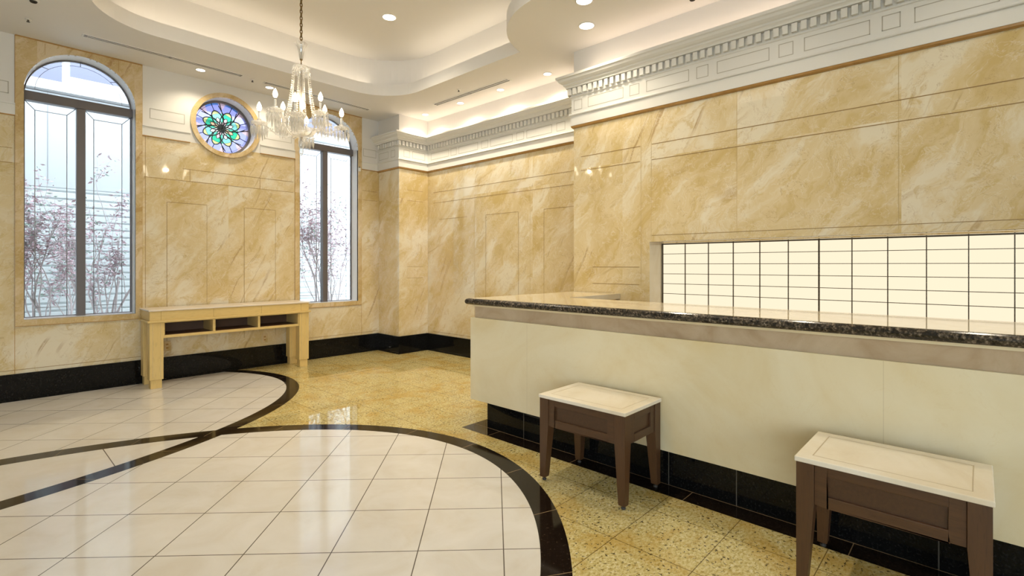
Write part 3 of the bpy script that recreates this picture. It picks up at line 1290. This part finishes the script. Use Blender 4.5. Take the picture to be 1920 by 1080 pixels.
for k in range(4):
    x = LG + inner * k / 3
    w = .014
    cub.box(max(LG, x - w), min(KW - LG, x + w), .010, KD - .021, z0 + .03, z1 - .008)
cb = cub.build('cubby_shelf', M_PWOODX, kt, bevel=.0015)
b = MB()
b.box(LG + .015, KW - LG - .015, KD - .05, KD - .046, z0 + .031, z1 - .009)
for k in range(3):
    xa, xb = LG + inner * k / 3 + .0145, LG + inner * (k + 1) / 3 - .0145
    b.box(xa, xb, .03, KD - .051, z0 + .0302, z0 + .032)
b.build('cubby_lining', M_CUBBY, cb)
for sx in (0, 1):
    for sy in (0, 1):
        b = MB()
        x0, x1 = (0, LG) if not sx else (KW - LG, KW)
        y0, y1 = (0, .11) if not sy else (KD - .11, KD)
        b.box(x0, x1, y0, y1, .095, .7195)
        lg = b.build('leg', M_PWOOD, kt, bevel=.003)
        b = MB()
        b.box(x0 + .012, x1 - .012, y0 + .012, y1 - .012, 0, .0948)
        b.build('foot_block', M_PWOOD, lg, bevel=.002)
        b = MB()
        for xx in (x0 + .028, x1 - .03):
            b.box(xx, xx + .002, y0 - .0006, y0 + .001, .12, .71)
        b.build('fluting', M_LINE, lg)

# small things on the window wall
for x, z, lab in ((1.555, .395, 'marble-coloured outlet plate low on the wall, behind the left legs of the console'),
                  (2.66, .37, 'marble-coloured outlet plate low on the wall, behind the right end of the console')):
    o = thing('wall_outlet', lab, 'outlet', (x, YW, z), group='outlet plates under the console')
    b = MB()
    b.box(-.036, .036, -.008, 0, -.058, .058)
    b.build('cover_plate', M_SURR, o, bevel=.002)
    for q in (-.02, .02):
        b = MB()
        b.box(-.012, .012, -.0086, -.004, q - .010, q + .008)
        b.build('socket', M_LIP, o)
o = thing('door_sensor', 'tiny white sensor on the right edge of the chandelier-side arched window', 'sensor', (4.055, YW - .014, 2.83))
b = MB()
b.box(-.016, .016, -.02, 0, -.035, .02)
b.build('body', M_WHITE, o, bevel=.004)
b = MB()
b.lathe([(.0, .0), (.011, .0), (.011, .012), (0, .014)], 12, (0, -.010, .02))
b.build('dark_lens', M_DARK, o)

# ------------------------------------------------------------------ ceiling fixtures


def downlight(x, y, z, r, lab, power, group, spot=2.4):
    o = thing('ceiling_light', lab, 'downlight', (x, y, z), group=group)
    b = MB()
    b.lathe([(r * 1.22, 0), (r * 1.22, -.004), (r * 1.02, -.007), (r, -.004), (r, 0)], 32, caps=False)
    b.build('trim_ring', M_WHITE, o)
    b = MB()
    b.lathe([(r, -.0035), (r * .6, -.0050), (0.0, -.0055)], 32, caps=False)
    b.build('lens', M_DOWN, o)
    l = bpy.data.lights.new('lamp', 'SPOT')
    l.energy = power
    l.color = (1, .88, .68)
    l.spot_size = spot
    l.spot_blend = .9
    l.shadow_soft_size = r * .8
    lo_ = bpy.data.objects.new('lamp', l)
    COL.objects.link(lo_)
    lo_.parent = o
    lo_.location = (0, 0, -.03)
    return o


NP = 34
g1 = 'small downlights along the niche cornice'
downlight(4.68, 6.16, ZL, .045, 'small lit ceiling downlight nearest the corner pillar', NP, g1)
downlight(4.685, 5.36, ZL, .045, 'small lit ceiling downlight, second from the corner pillar, beside the slot vent', NP, g1)
downlight(4.685, 4.57, ZL, .045, 'small lit ceiling downlight, third from the corner pillar', NP, g1)
downlight(4.68, 3.78, ZL, .045, 'small lit ceiling downlight beside the tip of the big cornice', NP, g1)
g2 = 'small downlights along the window wall'
downlight(1.814, 6.68, ZL, .045, 'small lit ceiling downlight above the round stained glass window', NP * .55, g2)
downlight(2.598, 6.69, ZL, .045, 'small lit ceiling downlight just left of the chandelier beads', NP * .55, g2)
g3 = 'large downlights'
downlight(3.995, 2.746, ZL, .068, 'large lit downlight in the lower ceiling above the reception counter', 26, g3)
downlight(3.255, 4.96, ZU, .072, 'large lit downlight in the raised ceiling right of the chandelier chain', 60, g3)
downlight(3.60, 2.50, ZL, .066, 'lit ceiling downlight cut by the top edge of the photo', 26, g3)
for _y, _l in ((1.25, 'added downlight in the lower ceiling over the counter, between the two side tables'),
               (0.0, 'added downlight in the lower ceiling over the counter, level with the bottom-edge side table'),
               (-1.25, 'added downlight in the lower ceiling over the near end of the counter')):
    downlight(3.55, _y, ZL, .066, _l, 16, g3)  # unseen downlights added to wash the right wall
for _x, _y, _l in ((1.40, 4.96, 'added large downlight in the raised ceiling left of the chandelier chain'),
                   (1.75, 2.20, 'added large downlight in the raised ceiling over the near floor circle'),
                   (2.90, 2.20, 'added large downlight in the raised ceiling in front of the counter')):
    downlight(_x, _y, ZU, .072, _l, 55, g3)  # unseen downlights added to light the floor, walls and counter front


def vent(name, lab, p, q, w):
    """slot diffuser between two plan points on the lower ceiling"""
    p, q = Vector(p), Vector(q)
    L = (q - p).length
    o = thing(name, lab, 'air vent', (p.x, p.y, ZL), math.atan2(q.y - p.y, q.x - p.x), 'ceiling slot diffusers')
    b = MB()
    for (y0, y1) in ((-w / 2, -w / 2 + .010), (w / 2 - .010, w / 2), (-.004, .004)):
        b.box(0, L, y0, y1, -.006, 0)
    b.box(-.012, 0, -w / 2, w / 2, -.006, 0)
    b.box(L, L + .012, -w / 2, w / 2, -.006, 0)
    b.build('frame', M_WHITE, o)
    b = MB()
    b.box(0, L, -w / 2 + .0102, -.0042, -.003, -.0005)
    b.box(0, L, .0042, w / 2 - .0102, -.003, -.0005)
    b.build('slots', M_GREYSLOT, o)
    for u in (.004, L / 2 - .012, L - .028):
        b = MB()
        b.box(u, u + .024, -w / 2 + .010, w / 2 - .010, -.0045, -.0008)
        b.build('damper', M_DARK, o)


vent('air_vent', 'long ceiling slot vent above the left arched window', (.745, 6.52), (2.21, 6.52), .075)
vent('air_vent', 'long ceiling slot vent passing behind the chandelier', (2.486, 6.545), (3.965, 6.58), .075)
vent('air_vent', 'double ceiling slot vent running beside the niche downlights', (4.50, 4.25), (4.49, 5.68), .085)


def sprinkler(x, y, lab):
    o = thing('fire_sprinkler', lab, 'sprinkler', (x, y, ZL), group='ceiling sprinkler heads')
    b = MB()
    b.lathe([(.024, 0), (.024, -.004), (.014, -.008), (0, -.008)], 18)
    b.build('escutcheon', M_WHITE, o)
    b = MB()
    b.lathe([(.007, -.008), (.008, -.016), (.004, -.022), (.013, -.024), (.013, -.027), (0, -.028)], 14)
    b.build('deflector', M_GREYSLOT, o)


sprinkler(.346, 6.48, 'tiny sprinkler head on the ceiling above the left arched window')
sprinkler(2.349, 6.575, 'tiny sprinkler head on the ceiling between the two window-side slot vents')
sprinkler(4.314, 4.97, 'tiny sprinkler head on the ceiling beside the double slot vent')


def black_spot(x, y, lab):
    o = thing('spotlight', lab, 'spotlight', (x, y, ZL), group='black ceiling spotlights')
    b = MB()
    b.lathe([(.040, 0), (.040, -.004), (.029, -.008), (.025, -.003)], 24, caps=False)
    b.build('white_ring', M_WHITE, o)
    b = MB()
    b.lathe([(.025, 0), (.025, -.014), (.021, -.018), (.018, -.006), (0, -.006)], 24)
    b.build('black_housing', M_DARK, o)


black_spot(.352, 5.99, 'small black ceiling spotlight cut by the top left edge of the photo')
black_spot(4.206, 1.80, 'small black ceiling spotlight cut by the top edge of the photo over the counter')

# ------------------------------------------------------------------ chandelier
chx, chy = 2.07, 4.60
ch = thing('chandelier', 'crystal chandelier with lit candle bulbs hanging on a brass chain', 'chandelier', (chx, chy, 2.36))
D = -2.36


def chb(b, name, mat, parent=None, **k):
    if parent is None:
        b.v = [(x, y, z + D) for x, y, z in b.v]
    else:
        b.v = [(x, y, z + D) for x, y, z in b.v]
    return b.build(name, mat, parent or ch, **k)


b = MB()
z = 3.405
i = 0
while z < ZU - .03:
    pts = []
    for k in range(12):
        a = 2 * PI * k / 12
        h, w = .021 * math.sin(a), .010 * math.cos(a)
        pts.append((w, 0, z + .016 + h) if i % 2 else (0, w, z + .016 + h))
    b.tube(pts, .0046, 5, closed=True)
    z += .031
    i += 1
chb(b, 'chain', M_BRASS, fix=False)
b = MB()
b.lathe([(.065, ZU), (.065, ZU - .012), (.03, ZU - .03), (.008, ZU - .04), (0, ZU - .04)], 24)
chb(b, 'ceiling_rose', M_BRASS)
b = MB()
b.tube([(0, 0, 2.50), (0, 0, 3.42)], .006, 8)
b.lathe([(.004, 3.245), (.012, 3.25), (.012, 3.262), (.004, 3.268)], 12)
chb(b, 'rod', M_BRASS)
b = MB()
prof = [(.014, 3.255), (.020, 3.29), (.026, 3.33), (.036, 3.37), (.056, 3.405), (.053, 3.407), (.033, 3.374), (.022, 3.332), (.016, 3.29), (.010, 3.258)]
b.lathe(prof, 16, caps=False)
chb(b, 'trumpet_cup', M_CRYSTAL)
b = MB()
b.lathe([(.010, 3.175), (.045, 3.178), (.070, 3.186), (.076, 3.178), (.070, 3.166), (.045, 3.160), (.010, 3.158)], 20, caps=False)
for k in range(12):
    a = 2 * PI * k / 12
    b.lathe([(.002, .0), (.009, -.02), (.011, -.03), (.002, -.05)], 6, (.072 * math.cos(a), .072 * math.sin(a), 3.165))
chb(b, 'crown_ring', M_CRYSTAL)
b = MB()
b.lathe([(.012, 2.50), (.020, 2.56), (.045, 2.60), (.022, 2.64), (.018, 2.70), (.034, 2.74), (.018, 2.78), (.014, 2.86), (.030, 2.92), (.014, 2.97), (.012, 3.10), (.02, 3.15)], 16)
chb(b, 'glass_stem', M_CRYSTAL)
b = MB()
b.lathe([(.020, 2.535), (.075, 2.545), (.115, 2.572), (.135, 2.610), (.128, 2.612), (.105, 2.580), (.07, 2.558), (.020, 2.55)], 24, caps=False)
chb(b, 'glass_bowl', M_CRYSTAL)
b = MB()
b.lathe([(.002, 2.535), (.016, 2.50), (.024, 2.46), (.012, 2.43), (.022, 2.405), (.014, 2.375), (.002, 2.36)], 12)
chb(b, 'bottom_finial', M_CRYSTAL)
b = MB()
b.tube([(.15 * math.cos(2 * PI * k / 32), .15 * math.sin(2 * PI * k / 32), 2.645) for k in range(32)], .005, 6, closed=True)
chb(b, 'lower_ring', M_CRYSTAL)


def bead(b, p, r):
    b.lathe([(0.0005, -r), (r * .8, -r * .45), (r, 0), (r * .8, r * .45), (0.0005, r)], 6, p, caps=False, smooth=False)


for k in range(10):
    a = 2 * PI * (k + .3) / 10
    b = MB()
    for i in range(26):
        t = i / 25
        r = .074 + (.15 - .074) * (t ** 1.8)
        zz = 3.155 + (2.65 - 3.155) * t
        bead(b, (r * math.cos(a), r * math.sin(a), zz), .0075 + .002 * t)
    chb(b, 'bead_string', M_CRYSTAL, fix=False)
for k in range(10):
    a0_ = 2 * PI * (k + .3) / 10
    b = MB()
    for i in range(9):
        t = i / 8
        a = a0_
        r = .15 - .06 * t * t
        bead(b, (r * math.cos(a), r * math.sin(a), 2.64 - .09 * t), .008)
    chb(b, 'lower_bead_string', M_CRYSTAL, fix=False)
NARM = 8
for k in range(NARM):
    a = math.radians(-47 + 15) + 2 * PI * k / NARM
    ca, sa = math.cos(a), math.sin(a)
    hi_ = .075 if k % 2 else 0.0
    Rr = .355 if k % 2 == 0 else .265
    b = MB()
    pts = []
    for i in range(15):
        t = i / 14
        r = .02 + (Rr - .02) * t
        zz = 2.575 - .055 * math.sin(PI * min(1, t * 1.25)) + (.06 + hi_) * t * t
        pts.append((r * ca, r * sa, zz))
    b.tube(pts, .0065, 8)
    arm = chb(b, 'arm', M_CRYSTAL)
    cx, cy, cz = Rr * ca, Rr * sa, 2.632 + hi_
    b = MB()
    b.lathe([(.008, cz - .010), (.040, cz), (.070, cz + .014), (.068, cz + .018), (.038, cz + .006), (.008, cz - .004)], 16, (cx, cy, 0), caps=False)
    chb(b, 'drip_pan', M_CRYSTAL, arm)
    b = MB()
    b.lathe([(.010, cz), (.018, cz + .012), (.012, cz + .026), (.021, cz + .042), (.016, cz + .046), (.008, cz + .03)], 12, (cx, cy, 0), caps=False)
    chb(b, 'candle_cup', M_CRYSTAL, arm)
    b = MB()
    b.lathe([(.0095, cz + .03), (.0095, cz + .112), (.006, cz + .114)], 12, (cx, cy, 0))
    chb(b, 'candle_tube', M_WHITE, arm)
    b = MB()
    b.lathe([(.010, cz + .108), (.010, cz + .116), (.0, cz + .118)], 10, (cx, cy, 0))
    chb(b, 'socket_collar', M_BRASS, arm)
    b = MB()
    b.lathe([(.007, cz + .118), (.016, cz + .128), (.0215, cz + .146), (.019, cz + .166), (.010, cz + .188), (.0005, cz + .204)], 14, (cx, cy, 0))
    chb(b, 'bulb', M_BULB, arm)
    b = MB()
    for q in range(12):
        an = 2 * PI * q / 12
        px, py = cx + .066 * math.cos(an), cy + .066 * math.sin(an)
        bead(b, (px, py, cz + .006), .007)
        bead(b, (px, py, cz - .010), .006)
        b.lathe([(.0005, cz - .018), (.0095, cz - .036), (.0105, cz - .060), (.0005, cz - .112 - .014 * (q % 2))], 6, (px, py, 0), caps=False, smooth=False)
    for q in range(6):
        an = 2 * PI * q / 6 + .3
        px, py = cx + .030 * math.cos(an), cy + .030 * math.sin(an)
        b.lathe([(.0005, cz - .010), (.0085, cz - .040), (.0095, cz - .080), (.0005, cz - .150)], 6, (px, py, 0), caps=False, smooth=False)
    chb(b, 'crystal_drops', M_CRYSTAL, arm, fix=False)
    # swag of beads from the lower ring to the candle cup
    b = MB()
    for i in range(11):
        t = i / 10
        r = .15 + (Rr - .17) * t
        zz = 2.645 + (cz + .02 - 2.645) * t - .055 * math.sin(PI * t)
        bead(b, (r * ca, r * sa, zz), .0075)
    chb(b, 'bead_swag', M_CRYSTAL, arm, fix=False)
# lamp inside the beads
b = MB()
b.lathe([(.006, 2.78), (.018, 2.79), (.026, 2.81), (.022, 2.835), (.010, 2.858), (.0005, 2.872)], 14, (.045 * -.2, -.05, 0))
chb(b, 'centre_bulb', M_BULB)
for zz, pw in ((2.86, 7),):
    l = bpy.data.lights.new('lamp', 'POINT')
    l.energy = pw
    l.color = (1, .82, .58)
    l.shadow_soft_size = .03
    lo_ = bpy.data.objects.new('lamp', l)
    COL.objects.link(lo_)
    lo_.parent = ch
    lo_.location = (0, 0, zz + D)

# ------------------------------------------------------------------ outside
M_SIDING = plain('white_siding', (.56, .60, .61), .5)
M_EXTP = plain('pale_facade_panel', (.47, .50, .52), .5)
M_EXTL = plain('lilac_facade', (.15, .16, .24), .5)
M_COPE = plain('white_coping', (.68, .68, .69), .5)
M_GROUND = plain('pale_paving', (.42, .42, .40), .8, var=.06, vs=3)
b = MB()
b.box(-14, 16, 7.26, 20, -.14, -.02)
b.box(-14, 16, -16, YF - .26, -.14, -.02)
b.box(-14, XL - .26, YF - .26, 7.26, -.14, -.02)
struct(b.build('ground', M_GROUND))
bd = thing('building', 'pale building outside the windows with ribbed white siding below', 'building', (1.5, 9.5, -.02))
b = MB()
z = 0.0
prof = []
while z < 2.46:
    prof += [(0, z), (-.022, z + .012), (-.022, z + .078), (0, z + .09)]
    z += .105
for k in range(len(prof) - 1):
    (o0, z0), (o1, z1) = prof[k], prof[k + 1]
    b.face([(-12, o0, z0), (13, o0, z0), (13, o1, z1), (-12, o1, z1)])
b.face([(-12, .3, 0), (13, .3, 0), (13, .3, 2.46), (-12, .3, 2.46)])
b.build('ribbed_siding', M_SIDING, bd)
b = MB()
b.box(-12, 13, -.03, .3, 2.461, 3.80)
up = b.build('upper_wall', M_EXTP, bd)
b = MB()
for k in range(25):
    x = -11.8 + k * 1.0
    b.box(x - .004, x + .004, -.033, -.03, 2.5, 3.78)
b.build('panel_joints', M_LEAD, up)
b = MB()
b.box(-12, 13, -.10, .3, 3.801, 3.93)
b.build('coping', M_COPE, bd)
b = MB()
b.box(-12, 13, 1.6, 2.0, 0, 9.5)
b.build('rear_facade', M_EXTL, bd)
b = MB()
# white roof frame: an upright and a slanting rail seen through the arch
b.box(-.62, -.54, .25, .33, 3.93, 4.55)
b.box(-.54, .45, .25, .35, 3.99, 4.13)
b.box(-12, 13, 1.5, 1.6, 5.4, 5.5)
b.build('roof_rail', M_COPE, bd)

M_BARK = plain('pale_bark', (.46, .40, .40), .8, var=.2, vs=20)
M_LEAF = plain('dusty_pink_leaf', (.52, .38, .42), .7, var=.35, vs=9)
M_LEAFG = plain('grey_green_leaf', (.36, .46, .40), .7, var=.3, vs=9)


def shrub(x, y, h, lab, seed, nst=4, green=.12):
    rnd = random.Random(seed)
    o = thing('shrub', lab, 'shrub', (x, y, -.02), group='leafy shrubs outside the windows')
    st_, lf = MB(), MB()

    def leaf(p):
        s = rnd.uniform(.016, .034)
        a = rnd.uniform(0, 2 * PI)
        d = Vector((math.cos(a), math.sin(a), rnd.uniform(-.9, .3))).normalized()
        u = d.cross(Vector((rnd.uniform(-1, 1), rnd.uniform(-1, 1), 1))).normalized()
        w = d.cross(u) * .25
        p = Vector(p)
        mi = 1 if rnd.random() < green else 0
        q = p + d * s
        lf.face([p, q + u * s * .45 + w * s, p + d * 2.2 * s], mi)
        lf.face([p, q - u * s * .45 + w * s, p + d * 2.2 * s], mi)

    def branch(p, d, ln, r, dep):
        n = 4
        pts = [p]
        q = Vector(p)
        dd = Vector(d)
        for i in range(n):
            dd = (dd + Vector((rnd.uniform(-.2, .2), rnd.uniform(-.07, .07), rnd.uniform(.0, .12)))).normalized()
            q = q + dd * ln / n
            pts.append(q.copy())
        st_.tube(pts, [r * (1 - .45 * i / n) for i in range(n + 1)], 5)
        if dep >= 3 or (dep == 2 and rnd.random() < .5):
            for i in range(rnd.randint(12, 20)):
                t = rnd.randint(1, n)
                leaf(pts[t] + Vector((rnd.uniform(-.07, .07), rnd.uniform(-.05, .05), rnd.uniform(-.07, .07))))
        if dep < 3:
            for i in range(rnd.randint(2, 3)):
                k = rnd.randint(2, n)
                nd = (dd + Vector((rnd.uniform(-.6, .6), rnd.uniform(-.16, .16), rnd.uniform(.05, .6)))).normalized()
                branch(pts[k], nd, ln * rnd.uniform(.5, .72), r * .55, dep + 1)
    for k in range(nst):
        a = rnd.uniform(0, 2 * PI)
        branch(Vector((rnd.uniform(-.08, .08), rnd.uniform(-.05, .05), 0)), Vector((.16 * math.cos(a), .05 * math.sin(a), 1)).normalized(),
               h * rnd.uniform(.50, .62), rnd.uniform(.011, .019), 0)
    st_.build('stems', M_BARK, o, fix=False)
    lf.build('foliage', [M_LEAF, M_LEAFG], o, fix=False)


shrub(.50, 7.85, 2.0, 'pinkish leafy shrub outside the left arched window, left of its mullion', 3, 5)
shrub(.88, 9.12, 1.5, 'slender reddish shrub seen just behind the mullion of the left arched window', 14, 3, .3)
shrub(1.17, 8.50, 2.0, 'pinkish leafy shrub outside the left arched window, right of its mullion', 5, 5)
shrub(3.93, 7.95, 2.15, 'greyish leafy shrub outside the arched window behind the chandelier, left of its mullion', 8, 5)
shrub(4.50, 8.65, 2.15, 'greyish leafy shrub outside the arched window behind the chandelier, right of its mullion', 9, 5)
